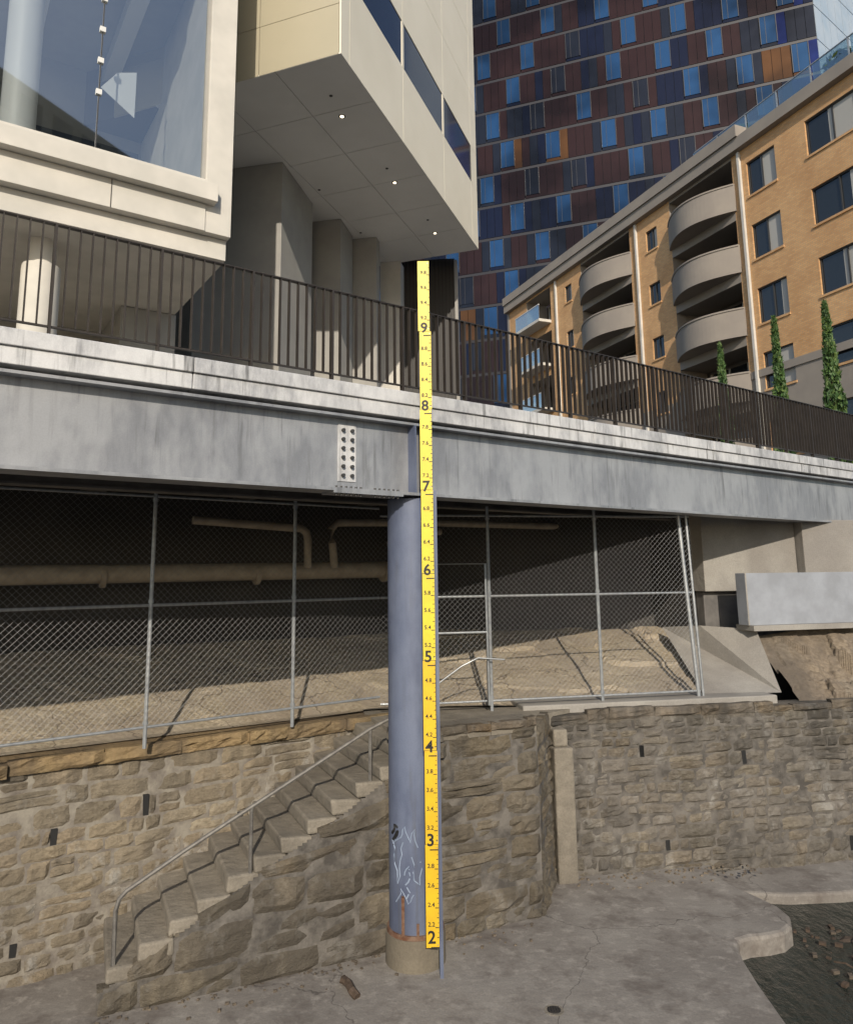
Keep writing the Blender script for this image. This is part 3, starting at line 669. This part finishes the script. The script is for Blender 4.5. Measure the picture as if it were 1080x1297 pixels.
# ================================================================ VEGETATION
def leaves(mb,c,rx,rz,n,size,k,cone=False):
    for _ in range(n):
        if cone:
            t=random.random()**.8;R=rx*(1-t)**.7*(.75+.35*noise.noise(V((t*8,c[0],0))))+.03;a=random.uniform(0,6.28);rr=R*math.sqrt(random.uniform(.2,1))
            p=V((c[0]+rr*math.cos(a),c[1]+rr*math.sin(a),c[2]+t*rz))
        else:
            d=V((random.gauss(0,1),random.gauss(0,1),random.gauss(0,1))).normalized()*random.random()**.4;p=V((c[0]+d.x*rx,c[1]+d.y*rx,c[2]+d.z*rz))
        u=V((random.gauss(0,1),random.gauss(0,1),random.gauss(0,1)+ (2 if cone else 0))).normalized()*size;w=u.cross(V((random.gauss(0,1),random.gauss(0,1),random.gauss(0,1)))).normalized()*size*.4
        mb.add([p-u*.5,p+w*.5,p+u*.6,p-w*.5],[(0,1,2,3)],random.choice(k))
for x,y,zt,r in((10.55,21.5,13.6,.3),(11.0,19.5,13.3,.33),(10.3,25.0,13.9,.32)):
    mb=MB();mb.tube([(x,y,7.9),(x,y,zt-.6)],.05,'bark',6);leaves(mb,(x,y,8.3),r*1.25,zt-8.3,2600,.17,['fol','fol','fol','fol2'],True);mb.build('cypress_tree')
for s,z,r in((-5.5,28.0,.7),(-3.5,27.6,.5),(-8.5,28.2,.8),(1.5,28.1,.45),(5,28.0,.4),(.2,28.2,.4)):
    mb=MB();c=OF(s,.9,z);mb.fbox(OF,s-.3,s+.3,.6,1.2,27.3,z-r*.4,'taupe');leaves(mb,c,r,r*.6,260,.35,['fol','fol2']);mb.build('rooftop_plant')
# ================================================================ small ground things
mb=MB();mb.cyl((1.22,8.35),.07,.07,1.601,1.608,'concD',24);mb.cyl((1.22,8.35),.1,.1,1.6,1.604,'step',24)
for i in range(5): mb.box(1.16+i*.026,1.168+i*.026,8.3,8.4,1.608,1.612,'blk')
mb.build('drain_grate')
mb=MB();mb.tube([(-.98,8.95,1.62),(-.92,8.8,1.66),(-.86,8.66,1.65),(-.8,8.6,1.62)],.045,'wood',7);mb.tube([(-.92,8.8,1.66),(-1.0,8.82,1.68)],.03,'wood',6);mb.build('driftwood')
mb=MB()
for i in range(220):
    if i%2: s=random.uniform(-.2,5.1);p=SF(s,-random.random()**2*.5-.03,0)
    else: s=random.uniform(.2,3.0);p=FR(s,-random.random()**2*.5-.08,0)
    r=random.uniform(.006,.022);mb.fbox(frame(p[:2],random.uniform(0,180)),-r,r,-r*.7,r*.7,1.6,1.6+r,'rubble',scol([(.45,.4,.33)]))
mb.build('loose_gravel')
# ================================================================ CAMERA / LIGHT
f=940.;th=math.atan(155/940);r=math.radians(0.75)
Fv=V((0,math.cos(th),math.sin(th)));R0=V((1,0,0));U0=V((0,-math.sin(th),math.cos(th)))
U=U0*math.cos(r)+R0*math.sin(r);R=R0*math.cos(r)-U0*math.sin(r)
cam=bpy.data.cameras.new('Camera');co=bpy.data.objects.new('Camera',cam);SC.collection.objects.link(co)
mt=Matrix((R,U,-Fv)).transposed().to_4x4();mt.translation=V((0,0,5.95));co.matrix_world=mt
cam.sensor_fit='HORIZONTAL';cam.sensor_width=36;cam.lens=f/1080*36;cam.shift_y=-71.5/1080;cam.clip_end=2000;SC.camera=co
el=math.radians(27);az=math.radians(177)
sd=V((math.sin(az)*math.cos(el),math.cos(az)*math.cos(el),math.sin(el)))
w=bpy.data.worlds.new('World');SC.world=w;w.use_nodes=True;nt=w.node_tree;bg=nt.nodes['Background']
sk_=nt.nodes.new('ShaderNodeTexSky');sk_.sky_type='NISHITA';sk_.sun_disc=False;sk_.sun_elevation=el;sk_.sun_rotation=az
nt.links.new(sk_.outputs[0],bg.inputs[0]);bg.inputs[1].default_value=.15
l=bpy.data.lights.new('Sun','SUN');l.energy=4.0;l.angle=math.radians(.5);l.color=(1,.9,.76);lo=bpy.data.objects.new('Sun',l);SC.collection.objects.link(lo)
lo.rotation_euler=sd.to_track_quat('Z','Y').to_euler()
SC.view_settings.view_transform='Standard';SC.view_settings.look='None';SC.view_settings.exposure=0
